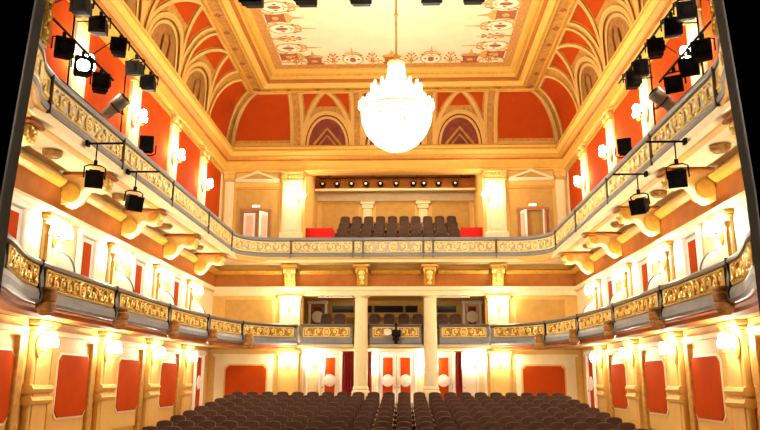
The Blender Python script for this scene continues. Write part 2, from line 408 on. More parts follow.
for s in (-1, 1):
    build('short_pilaster', MB().bbox(s*1.28-.2, s*1.28+.2, YU-.14, YU, 6.6, 7.78).bbox(s*1.28-.34, s*1.28+.34, YU-.24, YU, 7.98, 8.15).bbox(s*1.28-.26, s*1.28+.26, YU-.2, YU, 7.78, 7.98), 'pale', w3)
    build('tan_panel', MB().box(s*1.7, s*3.4, YU-.04, YU, 6.2, 8.1), 'tan', w3)
build('tan_panel', MB().box(-.9, .9, YU-.04, YU, 6.2, 8.1), 'tan', w3)
build('amber_beam', MB().box(-3.62, 3.62, 31.4, 31.55, 8.50, 8.98), 'amber', w3)
build('beam_moulding', MB().box(-3.62, 3.62, 31.34, 31.6, 8.40, 8.50), 'pale', w3)
build('soffit', MB().box(-3.62, 3.62, 27.9, YU, 9.2, 9.3), 'tan', w3)
# raised seating platform
mb = MB()
ROWS_U = [(28.35, 4.72), (29.15, 5.03), (29.95, 5.40), (30.75, 5.80), (31.55, 6.27)]
for i, (y, z) in enumerate(ROWS_U):
    mb.box(-3.5, 3.5, y-.40, YU-.01 if i == 4 else y+.42, 4.42, z)
pf = tag(build('tiered_platform', mb, 'carpet'), 'stepped red carpeted platform carrying the gallery seats', 'platform', kind='structure')

for s in (-1, 1): build('side_step_block', MB().box(s*2.56+.12, s*3.58, 28.0, 29.3, 4.42, 5.97).box(s*2.75+.1, s*3.58, 29.3, 30.4, 4.42, 6.2), 'carpet', pf)
# ------------------------------------------------------------------ proscenium reveals
for s, sd in ((-1,'left'), (1,'right')):
    mb = MB(); xa, xb, xt = s*5.19, s*5.03, s*5.0
    mb.prism([(s*9.5,-3.2),(s*5.2,-3.2),(s*5.19,2.5),(s*5.04,5.6),(s*5.0,9.8),(s*9.5,9.8)], lambda u,v,w: (u,w,v), 9.55, 9.6)
    o = tag(build('wall_proscenium_'+sd, mb, 'black'), 'black stage side of the proscenium at the %s edge' % sd, 'wall', kind='structure')  # stage side stands unlit; that darkness is put into its black colour
    mb = MB(); mb.prism([(s*7.4,-3.2),(s*5.2,-3.2),(s*5.19,2.5),(s*5.04,5.6),(s*5.0,9.8),(s*7.4,9.8)], lambda u,v,w: (u,w,v), 9.6, 9.85)
    build('grey_reveal', mb, 'portal', o)

# ------------------------------------------------------------------ ceiling: cornice, cove, coffer, painted field
CX, CY = 6.72, 27.42
U = [(-CX,Y0), (-CX,CY), (CX,CY), (CX,Y0)]
prof = [(-.3,8.14),(.05,8.14),(.08,8.2),(.04,8.24),(.04,8.56),(.10,8.60),(.14,8.68),(.24,8.74),(.34,8.86),(.36,8.93),(.30,8.97),(.32,9.08),(.22,9.17),(-.3,9.17)]
co = tag(build('trim_1', MB().sweep(U, prof), 'cornice'), 'deep cream and gold cornice running round the top of the walls', 'cornice', kind='structure')
build('gilt_fillet', MB().sweep(U, [(.0,8.60),(.155,8.63),(.165,8.70),(.26,8.745),(.25,8.70),(.0,8.58)]), 'trimgold', co)
build('amber_line', MB().sweep(U, [(.0,8.555),(.11,8.585),(.12,8.62),(.0,8.60)]), 'amber', co)
build('gilt_fillet', MB().sweep(U, [(.30,8.93),(.375,8.90),(.375,8.94),(.31,8.98)]), 'gold', co)
INS, ZC, HC = 1.15, 9.15, 1.92
ins = lambda t: INS*(1-math.cos(PI/2*t)); zc = lambda t: ZC+HC*math.sin(PI/2*t)
nrm = lambda t: (math.cos(PI/2*t)*HC, math.sin(PI/2*t)*INS)     # (towards room, down) unnormalised
def cv(wall, s, t, d=0.):
    a, b = nrm(t); l = math.hypot(a, b); i = ins(t)+d*a/l; z = zc(t)-d*b/l
    if wall == 'L': return (-CX+i, s, z)
    if wall == 'R': return (CX-i, s, z)
    return (s, CY-i, z)
CE = None
mb = MB(); T = 12
for wall, lo, hi in (('L',Y0,CY), ('R',Y0,CY), ('B',-CX,CX)):
    vs = []; fs = []
    for k in range(T+1):
        t = k/T; l = lo+(ins(t) if wall == 'B' else 0); h = hi-ins(t)
        vs += [cv(wall,l,t), cv(wall,h,t), cv(wall,l,t,-.25), cv(wall,h,t,-.25)]
    for k in range(T):
        a = 4*k; fs += [(a,a+1,a+5,a+4), (a+2,a+6,a+7,a+3)]
    fs += [(0,2,3,1), (4*T,4*T+1,4*T+3,4*T+2)]
    mb.add(vs, fs)
ZB = ZC+HC
CE = tag(build('ceiling', mb, 'ochre', smooth=True), 'coved ceiling with red vault panels, gold ribs and a painted centre', 'ceiling', kind='structure')
IB = INS                                                       # flat frieze, coffer mouldings
def ring(name, prof, m): return build(name, MB().sweep([(-CX,Y0),(-CX,CY),(CX,CY),(CX,Y0)], prof), m, CE)
ring('rosette_frieze', [(INS-.05,ZB-.03),(1.80,ZB-.03),(1.80,ZB+.15),(INS-.05,ZB+.15)], 'ochre')
ring('gilt_moulding', [(INS-.06,ZB-.05),(INS+.10,ZB-.09),(INS+.14,ZB-.03),(INS,ZB+.02)], 'gold')
ring('coffer_moulding', [(1.62,ZB-.02),(1.66,ZB-.10),(1.80,ZB-.12),(1.86,ZB-.02),(1.95,ZB+.02),(1.98,ZB+.12),(2.06,ZB+.12),(2.10,ZB+.26),(2.18,ZB+.28),(2.22,ZB+.40),(2.30,ZB+.42),(2.30,ZB+.5),(1.62,ZB+.5)], 'cornice')
ring('coffer_fillet', [(1.68,ZB-.09),(1.78,ZB-.135),(1.80,ZB-.11),(1.70,ZB-.07)], 'gold')
ring('coffer_fillet', [(1.96,ZB+.0),(2.0,ZB+.10),(2.06,ZB+.10),(2.0,ZB+.02)], 'amber')
ring('coffer_fillet', [(2.11,ZB+.22),(2.15,ZB+.265),(2.20,ZB+.30),(2.12,ZB+.27)], 'gold')
zf = ZB+.46
ring('terracotta_border', [(2.28,zf-.02),(2.62,zf-.02),(2.62,zf+.06),(2.28,zf+.06)], 'terracotta')
FX, FY = CX-2.6, CY-2.6
build('painted_field', MB().box(-FX, FX, Y0-.8, FY, zf-.005, zf+.06), 'field', CE)
build('front_closure', MB().box(-7.2, 7.2, Y0-.8, Y0-.02, ZB+.15, ZB+.3).box(-FX-.9, FX+.9, Y0-.8, Y0, zf+.06, zf+.2), 'field', CE)
# rosettes on the flat frieze
mb = MB()
for wall, lo, hi in (('L',12,CY-1.5), ('R',12,CY-1.5), ('B',-CX+1.5,CX-1.5)):
    n = int((hi-lo)/1.08)
    for k in range(n+1):
        q = lo+(hi-lo)*k/n; x, y = {'L': (-CX+1.42,q), 'R': (CX-1.42,q), 'B': (q,CY-1.42)}[wall]
        for j in range(4): mb.ball((x+.07*math.cos(j*PI/2), y+.07*math.sin(j*PI/2), ZB-.04), (.05,.05,.03), 6, 4)
build('rosettes', mb, 'paintedbrown', CE, True)
# painted ornament along three sides of the field: cartouches, urns, finials
def motif(kind, fn):
    def disc(cx, cy, rx, ry, n=18, dz=.0):
        return [(cx+rx*math.cos(2*PI*i/n), cy+ry*math.sin(2*PI*i/n)) for i in range(n)]
    A, B, G = MB(), MB(), MB()
    f = lambda z: (lambda u,v,w: fn(u, v, w+z))
    if kind == 'cart':
        G.prism(disc(0,.36,.38,.36), f(0), 0, .010); A.prism(disc(0,.36,.32,.29), f(0), .010, .016)
        B.prism(disc(0,.34,.11,.15), f(0), .016, .02)
        for k in (-1, 1): G.tube([fn(k*.12+k*.13*math.cos(a), .66+.13*math.sin(a), .012) for a in [i*.55 for i in range(10)]], .022, 5)
        G.prism([(-.06,.66),(.06,.66),(.02,1.0),(0,1.15),(-.02,1.0)], f(0), 0, .012)
        for k in (-1, 1):
            B.prism(disc(k*.2,.36,.05,.05,8), f(0), .016, .02); B.prism(disc(k*.30,.62,.05,.04,8), f(0), .010, .015)
    elif kind == 'urn':
        B.prism([(-.30,.06),(.30,.06),(.30,.14),(.24,.16),(.26,.42),(.34,.50),(-.34,.50),(-.26,.42),(-.24,.16),(-.30,.14)], f(0), 0, .012)
        G.prism([(-.36,.50),(.36,.50),(.28,.60),(.08,.66),(0,.92),(-.08,.66),(-.28,.60)], f(0), 0, .012)
        G.prism(disc(0,.28,.12,.08,12), f(0), .012, .018)
        for k in (-1, 1): G.tube([fn(k*.40+.09*math.cos(a), .16+.12*math.sin(a), .012) for a in [i*.6 for i in range(10)]], .02, 5)
    else:
        G.tube([fn(0,.02,.01), fn(0,.85,.01)], [.035,.008], 5)
        for k in (-1, 1):
            for h, r in ((.18,.20), (.40,.15), (.60,.09)):
                G.tube([fn(k*r*q, h+r*.9*q*q, .01) for q in (0,.35,.7,1)], [.03,.028,.02,.01], 5)
                B.prism(disc(k*r, h+r*.95, .035, .04, 8), f(0), 0, .014)
        B.prism(disc(0,.3,.06,.1,10), f(0), .010, .02)
    return A, B, G
AA, BB, GG = MB(), MB(), MB()
def strip(wall, lo, hi, seq):
    n = len(seq)
    for i, kd in enumerate(seq):
        c = lo+(hi-lo)*(i+.5)/n
        fn = {'L': lambda u,v,w: (-FX-.02+v*1.45, c-u*.92, zf-.012-w), 'R': lambda u,v,w: (FX+.02-v*1.45, c+u*.92, zf-.012-w), 'B': lambda u,v,w: (c+u*1.05, FY+.02-v*1.3, zf-.012-w)}[wall]
        for X, Y in zip((AA,BB,GG), motif(kd, fn)): X.add(Y.v, Y.f)
q = ['cart','fin','cart','urn']
strip('B', -FX+.2, FX-.2, ['fin','urn','fin','cart','fin','urn','fin','cart','fin','urn','fin'])
strip('L', 13.0, FY-.35, q*4); strip('R', 13.0, FY-.35, q*4)
build('painted_cartouches', AA, 'paintedpale', CE); build('painted_urns', BB, 'paintedbrown', CE); build('painted_scrolls', GG, 'painted', CE)

# cove vault bays
def surf(wall, lo, hi, t0, t1, d, n=10, m=6, thick=.03):       # strip patch; lo(t), hi(t)
    mb = MB(); vs = []; fs = []
    for k in range(n+1):
        t = t0+(t1-t0)*k/n; a, b = lo(t), hi(t)
        if b < a: a = b = (a+b)/2
        for j in range(m+1): vs.append(cv(wall, a+(b-a)*j/m, t, d))
    for k in range(n):
        for j in range(m): fs.append((k*(m+1)+j, k*(m+1)+j+1, (k+1)*(m+1)+j+1, (k+1)*(m+1)+j))
    return mb.add(vs, fs)
def rib(mb, wall, pts, w, d0=.0, d1=.09):                      # raised double roll along (s, t) points
    for off in (-w*.36, w*.36):
        P = []
        for i, (s, t) in enumerate(pts):
            a = pts[max(0,i-1)]; b = pts[min(len(pts)-1,i+1)]
            dx, dy = b[0]-a[0], (b[1]-a[1])*2.4; l = math.hypot(dx, dy) or 1
            P.append(cv(wall, s-dy/l*off, min(1.0, max(0, t+dx/l*off/2.4)), d1*.55))
        mb.tube(P, w*.17, 6)
    P = [cv(wall, s, t, d0+d1*.25) for s, t in pts]; mb.tube(P, w*.34, 6)
def bay(wall, c, w, lun):
    hw = w/2-.20; g = MB()
    aa = lambda t: hw*(1-max(0,(t-.22)/.78))**.85
    ta = lambda x: .50*math.sqrt(max(0, 1-(x/(hw*.97))**2))
    N = 14
    for k in (-1, 1):
        rib(g, wall, [(c+k*(hw+.02), .02+.96*i/N) for i in range(N+1)], .13)
        rib(g, wall, [(c+k*aa(.2+.78*i/N), .2+.78*i/N) for i in range(N+1)], .14)
    arch = [(c+hw*.97*math.cos(PI*i/20), .50*math.sin(PI*i/20)) for i in range(21)]
    rib(g, wall, arch, .16, .02, .13)
    rib(g, wall, [(c+(hw*.80)*math.cos(PI*i/20), .42*math.sin(PI*i/20)) for i in range(21)], .09, .0, .06)
    rib(g, wall, [(c-hw+2*hw*i/6, .985) for i in range(7)], .12)
    build('rib_tracery', g, 'cream', CE, True)
    # lunette infill
    xs = [(-hw*.95+2*hw*.95*i/16) for i in range(17)]
    def inv_t(t): return hw*.95*math.sqrt(max(0, 1-(t/.50)**2))
    build('lunette', surf(wall, lambda t: c-inv_t(t), lambda t: c+inv_t(t), .0, .497, .012), 'darkred' if lun == 'red' else 'lunettebrown', CE, True)
    if lun == 'red':
        g = MB(); rib(g, wall, [(c-.55,.03),(c,.26),(c+.55,.03)], .10); rib(g, wall, [(c-.32,.03),(c,.16),(c+.32,.03)], .06); build('lunette_gable', g, 'ochre', CE, True)
    else:
        g = MB(); rib(g, wall, [(c-.28,.02),(c-.28,.26),(c,.33),(c+.28,.26),(c+.28,.02)], .06); build('lunette_niche', g, 'brown', CE, True)
    build('red_panel', surf(wall, lambda t: c-max(0,aa(t)-.16), lambda t: c+max(0,aa(t)-.16), .60, .93, .015), 'red', CE, True)
    for k in (-1, 1):
        if k > 0: build('red_panel', surf(wall, lambda t: c+aa(t)+.15, lambda t: c+hw-.11, .42, .93, .015), 'red', CE, True)
        else: build('red_panel', surf(wall, lambda t: c-hw+.11, lambda t: c-aa(t)-.15, .42, .93, .015), 'red', CE, True)
for wall in 'LR':
    for a, b in zip(BAYS, BAYS[1:]): bay(wall, (a+b)/2, b-a, 'tan')
for a, b in ((-3.85,-1.45), (-1.45,1.45), (1.45,3.85)): bay('B', (a+b)/2, b-a, 'red')
# corner bays
def corner(wall, s0, sgn):
    lim = lambda t: (CY-ins(t)) if wall != 'B' else sgn*(CX-ins(t))
    g = MB(); N = 14
    if wall == 'B':
        lo = (lambda t: s0+.22) if sgn > 0 else (lambda t: lim(t)+.34); hi = (lambda t: lim(t)-.34) if sgn > 0 else (lambda t: s0-.22)
        rib(g, wall, [(s0+sgn*.12, .02+.96*i/N) for i in range(N+1)], .13)
        rib(g, wall, [(lim(t)-sgn*.24, t) for t in [.02+.96*i/N for i in range(N+1)]], .13)
    else:
        lo = lambda t: s0+.22+.55*max(0,t-.1); hi = lambda t: lim(t)-.34
        rib(g, wall, [(s0+.12+.55*max(0,t-.1), t) for t in [.02+.96*i/N for i in range(N+1)]], .13)
        rib(g, wall, [(lim(t)-.24, t) for t in [.02+.96*i/N for i in range(N+1)]], .13)
    for t in (.035, .97): rib(g, wall, [(lo(t)+(hi(t)-lo(t))*i/6, t) for i in range(7)], .11)
    build('rib_tracery', g, 'cream', CE, True)
    build('red_panel', surf(wall, lo, hi, .10, .91, .015), 'red', CE, True)
corner('L', 24.4, 1); corner('R', 24.4, 1); corner('B', -3.95, -1); corner('B', 3.95, 1)

# ------------------------------------------------------------------ gallery (upper balcony)
xg, yg, rg = 5.8, 26.65, 1.25
arm = [(-5.30,9.95), (-5.42,10.5), (-5.70,11.2), (-xg,11.9)]
left = arcpath(arm, 6)+[(-xg, y) for y in (13,14.5,16,17.8,19.5,21,22.5,24)]
left += [(-xg+rg*(1-math.cos(PI/2*k/8)), yg-rg+rg*math.sin(PI/2*k/8)) for k in range(9)]
left += [(x, yg) for x in (-4,-3,-2,-1)]
gp = Path(left+[(0,yg)]+[(-x,y) for x,y in reversed(left)])
G = thing('balcony', 'upper gallery balcony with pale gilt relief front running round three sides', 'balcony', (0,0,0))
build('parapet', MB().sweep(gp.p, [(0,4.57),(0,5.18),(-.12,5.18),(-.12,4.57)]), 'grey', G)
build('handrail', MB().sweep(gp.p, [(.06,5.19),(.07,5.24),(.05,5.30),(-.16,5.30),(-.18,5.24),(-.16,5.18),(.0,5.17)]), 'grey', G)
build('base_moulding', MB().sweep(gp.p, [(.0,4.70),(.05,4.69),(.07,4.63),(.05,4.57),(-.02,4.55),(-.02,4.70)]), 'grey', G)
build('fascia', MB().sweep(gp.p, [(.03,4.57),(.0,4.50),(-.06,4.47),(-.08,4.40),(-.16,4.36),(-.3,4.36),(-.3,4.57)]), 'cream', G)
build('slab', MB().box(-6.94, -5.75, Y0, 27.49, 4.38, 4.55).box(5.75, 6.94, Y0, 27.49, 4.38, 4.55).box(-5.75, 5.75, 26.7, 27.49, 4.38, 4.55), 'pale', G)
gb = [gp.s_at_y(y) for y in (11.55,14.95,18.4,22.0,25.1)]+[gp.s_at_x(x) for x in (-3.85,-1.5,-1.13)]
gb = gb+[gp.L-s for s in reversed(gb)]; gb = [.05]+gb+[gp.L-.05]
for i, (a, b) in enumerate(zip(gb, gb[1:])):
    a += .06; b -= .06
    fn = lambda s, h, d: (*gp.at(a+s, .014+d), 4.745+h)
    pl = gp.cut(a, b)
    build('relief_ground', MB().sweep(pl, [(.0,4.73),(.012,4.73),(.012,5.14),(.0,5.14)]), 'paleback', G)
    build('relief_panel', relief(b-a, .38, fn, .035), 'palerelief', G, True)
for s in gb[1:-1]:
    x, y = gp.at(s); n = gp.at(s, 1); nx, ny = n[0]-x, n[1]-y
    mb = MB(); mb.bbox(-.016, .016, -.09, .02, 4.52, 5.24, .005)
    a = math.atan2(ny, nx)+PI/2
    mb.xf(lambda u,v,w: (x+u*math.cos(a)-v*math.sin(a), y+u*math.sin(a)+v*math.cos(a), w)); build('divider', mb, 'darkgrey', G)
# soffit medallions
for s in (-1, 1):
    for y in (13.2, 16.6, 20.0, 23.3):
        mb = MB().lathe([(.0,4.37),(.17,4.37),(.19,4.36),(.18,4.30),(.13,4.25),(.11,4.27),(.06,4.24),(0,4.23)], 18, (s*6.42,y,0)); build('soffit_medallion', mb, 'goldback', G, True)

# consoles under the gallery
def console(L=.95, H=.62, w=.36):
    # local: wall at y=0, grows to -y, top at z=0
    t = thing('console', '', 'bracket', (0,0,0), 0, None)
    prof = [(0,0),(-L,0),(-L,-.07),(-L+.03,-.16),(-L+.10,-.24),(-L+.22,-.26),(-L+.34,-.22),(-L+.44,-.24),(-L+.55,-.34),(-L+.66,-.48),(-L+.76,-.58),(-.10,-H),(0,-H)]
    build('scroll_body', MB().prism(prof, lambda u,v,q: (q,u,v), -w/2, w/2), 'cream', t)
    build('top_slab', MB().bbox(-w/2-.08, w/2+.08, -L-.08, 0, -.015, .06), 'amber', t)
    for k in (-1, 1):
        for c_, r_ in (((k*w/2,-L+.14,-.13), .12), ((k*w/2,-.20,-.38), .20)):
            mb = MB(); volute(mb, c_, r_, 'x', .035); build('volute', mb, 'gold', t, True)
    mb = MB(); N = 10                                            # leaf under the curve
    for j in (-1, 0, 1):
        P = [(j*w*.3, prof[i][0], prof[i][1]-.01) for i in range(3,12)]; mb.tube(P, [.05,.06,.07,.06,.05,.06,.07,.06,.04], 6)
    build('acanthus_leaf', mb, 'pale', t, True)
    mb = MB().ball((0,-L+.02,-.14), (.11,.08,.10), 10, 7).ball((0,-L-.05,-.17), (.05,.05,.04), 8, 5)
    for k in (-1, 1): mb.ball((k*.10,-L-.0,-.07), (.05,.05,.05), 6, 5)
    for k in range(7): mb.ball((.16*math.cos(PI*k/6), -L+.05, -.15-.14*math.sin(PI*k/6)), (.05,.06,.06), 6, 5)
    build('lion_mask', mb, 'relief', t, True)
    return t
c0 = console(); first = True
for s, sd in ((-1,'left'), (1,'right')):
    for i, y in enumerate((11.55,14.85,18.2,21.5,24.8)):
        lab = 'gilt scroll bracket under the gallery on the %s wall, %s from the stage' % (sd, ORD[i])
        loc, rz = (s*6.893, y, 4.29), (PI/2 if s < 0 else -PI/2)
        if first: c0.location = loc; c0.rotation_euler = (0,0,rz); tag(c0, lab, 'bracket', 'side wall scroll brackets'); first = False
        else: dup(c0, loc, rz, lab, 'side wall scroll brackets')
def corbel():
    t = thing('corbel', '', 'bracket')
    build('scroll_body', MB().prism([(0,0),(-.55,0),(-.55,-.12),(-.42,-.22),(-.34,-.36),(-.24,-.52),(-.16,-.67),(0,-.67)], lambda u,v,q: (q,u,v), -.2, .2), 'gold', t)
    build('top_slab', MB().bbox(-.32, .32, -.62, 0, -.01, .09), 'gold', t)
    mb = MB()
    for k in (-1, 1): volute(mb, (k*.2,-.42,-.12), .11, 'x', .03)
    mb.ball((0,-.45,-.22), (.13,.08,.13), 8, 6); mb.ball((0,-.36,-.38), (.10,.08,.13), 8, 6); mb.ball((0,-.22,-.56), (.08,.07,.09), 8, 6)
    build('carved_mask', mb, 'relief', t, True); return t
k0 = corbel()
for i, (x, lab) in enumerate(((-3.95,'above the left rear sconce pilaster'), (-1.20,'above the left column'), (1.37,'above the right column'), (3.95,'above the right rear sconce pilaster'))):
    L_ = 'carved gilt corbel under the rear gallery %s' % lab
    if i == 0: k0.location = (x,YB-.07,4.24); tag(k0, L_, 'bracket', 'rear gallery corbels')
    else: dup(k0, (x,YB-.07,4.24), 0, L_, 'rear gallery corbels')

# ------------------------------------------------------------------ lower side balconies
def lower_balcony(sg):
    sd = 'left' if sg < 0 else 'right'
    pts = [(-5.30,9.87), (-5.42,10.3), (-5.66,10.95), (-5.88,11.6), (-6.02,12.3), (-6.10,13.2), (-6.13,14.5), (-6.14,16), (-6.13,18), (-6.12,20), (-5.98,22.4), (-5.70,24.4), (-5.25,25.7), (-4.55,26.6), (-3.60,27.1)]
    pp = arcpath(pts, 5)
    if sg > 0: pp = [(-x,y) for x,y in reversed(pp)]
    p = Path(pp); n_in = 1
    b = thing('balcony', 'lower box balcony with gold scroll relief along the %s wall' % sd, 'balcony', (0,0,0), 0, None)
    build('parapet', MB().sweep(pp, [(-.05,1.34),(0,1.50),(.02,1.75),(-.02,1.99),(-.14,1.99),(-.14,1.34)]), 'grey', b)
    build('handrail', MB().sweep(pp, [(.02,1.97),(.08,2.0),(.09,2.05),(.04,2.09),(-.16,2.09),(-.2,2.04),(-.16,1.97)]), 'darkgrey', b)
    build('base_moulding', MB().sweep(pp, [(.0,1.60),(.05,1.58),(.085,1.48),(.075,1.38),(.03,1.33),(-.04,1.31),(-.04,1.60)]), 'grey', b)
    build('under_fascia', MB().sweep(pp, [(.0,1.33),(-.02,1.29),(-.10,1.25),(-.12,1.19),(-.25,1.15),(-.3,1.15),(-.3,1.33)]), 'amber', b)
    poly = [(x+pnormal(pp,i)[0]*-.12, y+pnormal(pp,i)[1]*-.12) for i,(x,y) in enumerate(pp)]
    poly = poly+([(-3.6,27.49),(-6.94,27.49),(-6.94,9.9)] if sg < 0 else [(6.94,9.9),(6.94,27.49),(3.6,27.49)])
    build('slab', MB().prism(poly, lambda u,v,w: (u,v,w), 1.20, 1.42), 'cream', b)
    ys = [12.4, 16.05, 19.75, 23.0, 25.5]
    sb = [p.s_at_y(y, sg < 0) for y in ys]; sb = sorted([.05]+sb+[p.L-.05]) if sg < 0 else sorted([.05]+sb+[p.L-.05])
    for a, c in zip(sb, sb[1:]):
        a2, c2 = a+.10, c-.10
        if sg < 0: a2 += .22 if c-a > 2.5 else 0
        else: c2 -= .22 if c-a > 2.5 else 0
        fn = lambda s, h, d: (*p.at(a2+s, .025+d), 1.62+h)
        build('relief_ground', MB().sweep(p.cut(a2,c2), [(-.01,1.60),(.022,1.60),(.018,1.97),(-.02,1.97)]), 'goldback', b)
        build('relief_panel', relief(c2-a2, .33, fn, .045), 'relief', b, True)
    for s in sb[1:-1]:
        x, y = p.at(s); q = p.at(s, 1); nx, ny = q[0]-x, q[1]-y; a = math.atan2(ny, nx)+PI/2
        rot = lambda u,v,w: (x+u*math.cos(a)-v*math.sin(a), y+u*math.sin(a)+v*math.cos(a), w)
        build('divider', MB().prism([(.04,1.40),(-.09,1.40),(-.11,1.5),(-.075,1.6),(-.05,1.8),(-.10,2.0),(-.10,2.09),(.04,2.1)], lambda u,v,w: rot(w,u,v), -.02, .02), 'black', b)
        s2 = s+(.30 if sg < 0 else -.30); x, y = p.at(s2, .09)
        build('pendant_boss', MB().lathe([(.0,1.13),(.09,1.14),(.13,1.18),(.12,1.21),(.16,1.24),(.165,1.33),(.145,1.36),(.175,1.39),(.18,1.50),(.155,1.53),(.165,1.59),(.14,1.63),(0,1.63)], 18, (x,y,0)), 'bosswood', b, True)
    return b
LBL, LBR = lower_balcony(-1), lower_balcony(1)
# partitions between the boxes with their rounded tops, and gold torch posts
for s, sd in ((-1,'left'), (1,'right')):
    for i, y in enumerate(BAYS[1:]):
        t = thing('box_partition', 'curved pale partition between %s side boxes, %s from the stage' % (sd, ORD[i]), 'partition', (s*6.765,y+.02,0), PI/2 if s < 0 else -PI/2, 'box partitions')
        L = .40
        top = [(-L*math.sin(PI/2*k/10), 2.08+.52*math.cos(PI/2*k/10)) for k in range(11)]
        build('panel', MB().prism([(0,1.425)]+top+[(-L,1.425)], lambda u,v,w: (w,u,v), -.03, .03), 'white', t)
        build('rim', MB().tube([(0,u,v) for u,v in top], .03, 8), 'darkgrey', t, True)
        t = thing('torch_post', 'slender gilt torch post by the %s box partition, %s from the stage' % (sd, ORD[i]), 'post', (s*6.70,y-.62,0), 0, 'gilt torch posts')
        build('stem', MB().lathe([(.0,1.425),(.06,1.425),(.035,1.5),(.028,2.0),(.035,2.4),(.045,2.85),(.0,2.85)], 12), 'gold', t, True)
        build('cup', MB().lathe([(0,2.85),(.045,2.85),(.03,2.9),(.06,3.0),(.065,3.06),(.0,3.04)], 12), 'gold', t, True)

# rear box fronts between the columns
for i, (a, b, lab) in enumerate(((-3.46,-1.54,'left'), (-.86,1.03,'centre'), (1.71,3.52,'right'))):
    t = thing('box_balcony', 'grey box front with gold relief between the rear columns, %s one' % lab, 'balcony', (0,0,0), 0, 'rear box fronts')
    y = 27.12; pth = [(a,y),(b,y)]; P = lambda prof: [(q,z) for q,z in prof]
    build('parapet', MB().box(a, b, y, y+.14, 1.36, 2.02), 'grey', t)
    build('handrail', MB().bbox(a-.03, b+.03, y-.09, y+.18, 2.02, 2.10), 'darkgrey', t)
    build('base_moulding', MB().bbox(a-.02, b+.02, y-.08, y+.02, 1.36, 1.60, .03), 'grey', t)
    build('relief_ground', MB().box(a+.08, b-.08, y-.012, y, 1.61, 1.99), 'goldback', t)
    build('relief_panel', relief(b-a-.2, .34, lambda s,h,d: (a+.1+s, y-.014-d, 1.63+h), .04), 'relief', t, True)
    build('slab', MB().box(a-.02, b+.02, y, YB-.03, 1.27, 1.36), 'pale', t)

# columns
for x, lab in ((-1.20,'left'), (1.37,'right')):
    t = thing('column', 'round cream column carrying the rear gallery, %s of the pair' % lab, 'column', (x,27.03,0), 0, 'pair of rear columns')
    zf_ = fz(27.2)
    build('plinth', MB().bbox(-.33, .33, -.33, .33, zf_+.01, -.46), 'pale', t)
    build('base', MB().lathe([(0,-.46),(.33,-.46),(.34,-.38),(.31,-.32),(.28,-.29),(.30,-.24),(.28,-.19),(.26,-.16),(0,-.16)], 28), 'pale', t, True)
    build('shaft', MB().lathe([(0,-.16),(.255,-.16),(.258,.6),(.25,1.6),(.235,2.85),(.232,2.95),(0,2.95)], 28), 'pale', t, True)
    build('capital', MB().lathe([(0,2.95),(.255,2.95),(.255,2.98),(.235,3.0),(.24,3.05),(.28,3.09),(.29,3.11),(0,3.11)], 28).bbox(-.30, .30, -.30, .30, 3.11, 3.195), 'pale', t, True)

# ------------------------------------------------------------------ doors and curtains
dn = [0]
def door(label, loc, rz, w, h, leaves=1, disc=False, openang=0, framem='white', leafm='white', panelm='red', kind='structure', opened=(0,1), disch=.57):
    # local: wall face y=0, towards viewer -y, base z=0
    dn[0] += 1
    t = thing('door_%d' % dn[0], label, 'door', loc, rz, None, kind)
    f = .10
    build('door_frame', MB().bbox(-w/2-f, -w/2, -.10, .0, 0, h+f, .015).bbox(w/2, w/2+f, -.10, .0, 0, h+f, .015).bbox(-w/2-f-.03, w/2+f+.03, -.13, 0, h, h+f+.03, .015), framem, t)
    build('dark_opening', MB().box(-w/2, w/2, -.012, 0, 0, h), 'tan' if framem == 'brown' else 'brown', t)
    lw = w/leaves
    for k in range(leaves):
        x0 = -w/2+k*lw; mb = MB().bbox(.01, lw-.01, -.045, -.005, .02, h-.01, .01)
        p = MB().bbox(lw*.22, lw*.78, -.06, -.04, .15, h-.12, .01)
        d = MB().lathe([(0,0),(.24,0),(.24,.02),(.21,.03),(0,.03)], 20).xf(lambda a,b,c: (lw/2+a, -.06-c, h*disch+b)) if disc else None
        hn = MB().ball((lw*.9 if k == 0 and leaves == 2 else lw*.1,-.09,h*.46), .03)
        ang = -openang if k == 0 else openang
        if ang and k in opened:
            pv = 0 if k == 0 else lw
            R = lambda a,b,c: (pv+(a-pv)*math.cos(ang)-b*math.sin(ang), (a-pv)*math.sin(ang)+b*math.cos(ang), c)
            for q in (mb, p, hn)+((d,) if d else ()): q.xf(R)
        for q in (mb, p, hn)+((d,) if d else ()): q.xf(lambda a,b,c: (a+x0, b, c))
        lf = build('door_leaf', mb, leafm, t); build('inset_panel', p, panelm, lf)
        if d: build('round_medallion', d, 'white', lf, True)
        build('door_knob', hn, 'gold', lf, True)
    return t
zr = fz(28)
door('red and white double door with round medallions in the centre behind the columns', (.08,29.58,zr), 0, 1.42, 2.38, 2, True)
door('red and white door with a round medallion left of the left column', (-2.60,29.58,zr), 0, .72, 2.38, 1, True)
door('red and white door with a round medallion right of the right column', (1.95,29.58,zr), 0, .72, 2.38, 1, True)
door('bright white doorway at the back right behind the stalls', (2.98,29.58,zr), 0, .55, 2.38, 1, False, 0, 'white', 'white', 'white')
door('small red-panelled white door at the far left of the foyer', (-3.85,29.58,zr), 0, .5, 2.38, 1, False)
door('small red-panelled white door at the far right of the foyer', (3.95,29.58,zr), 0, .5, 2.38, 1, False)
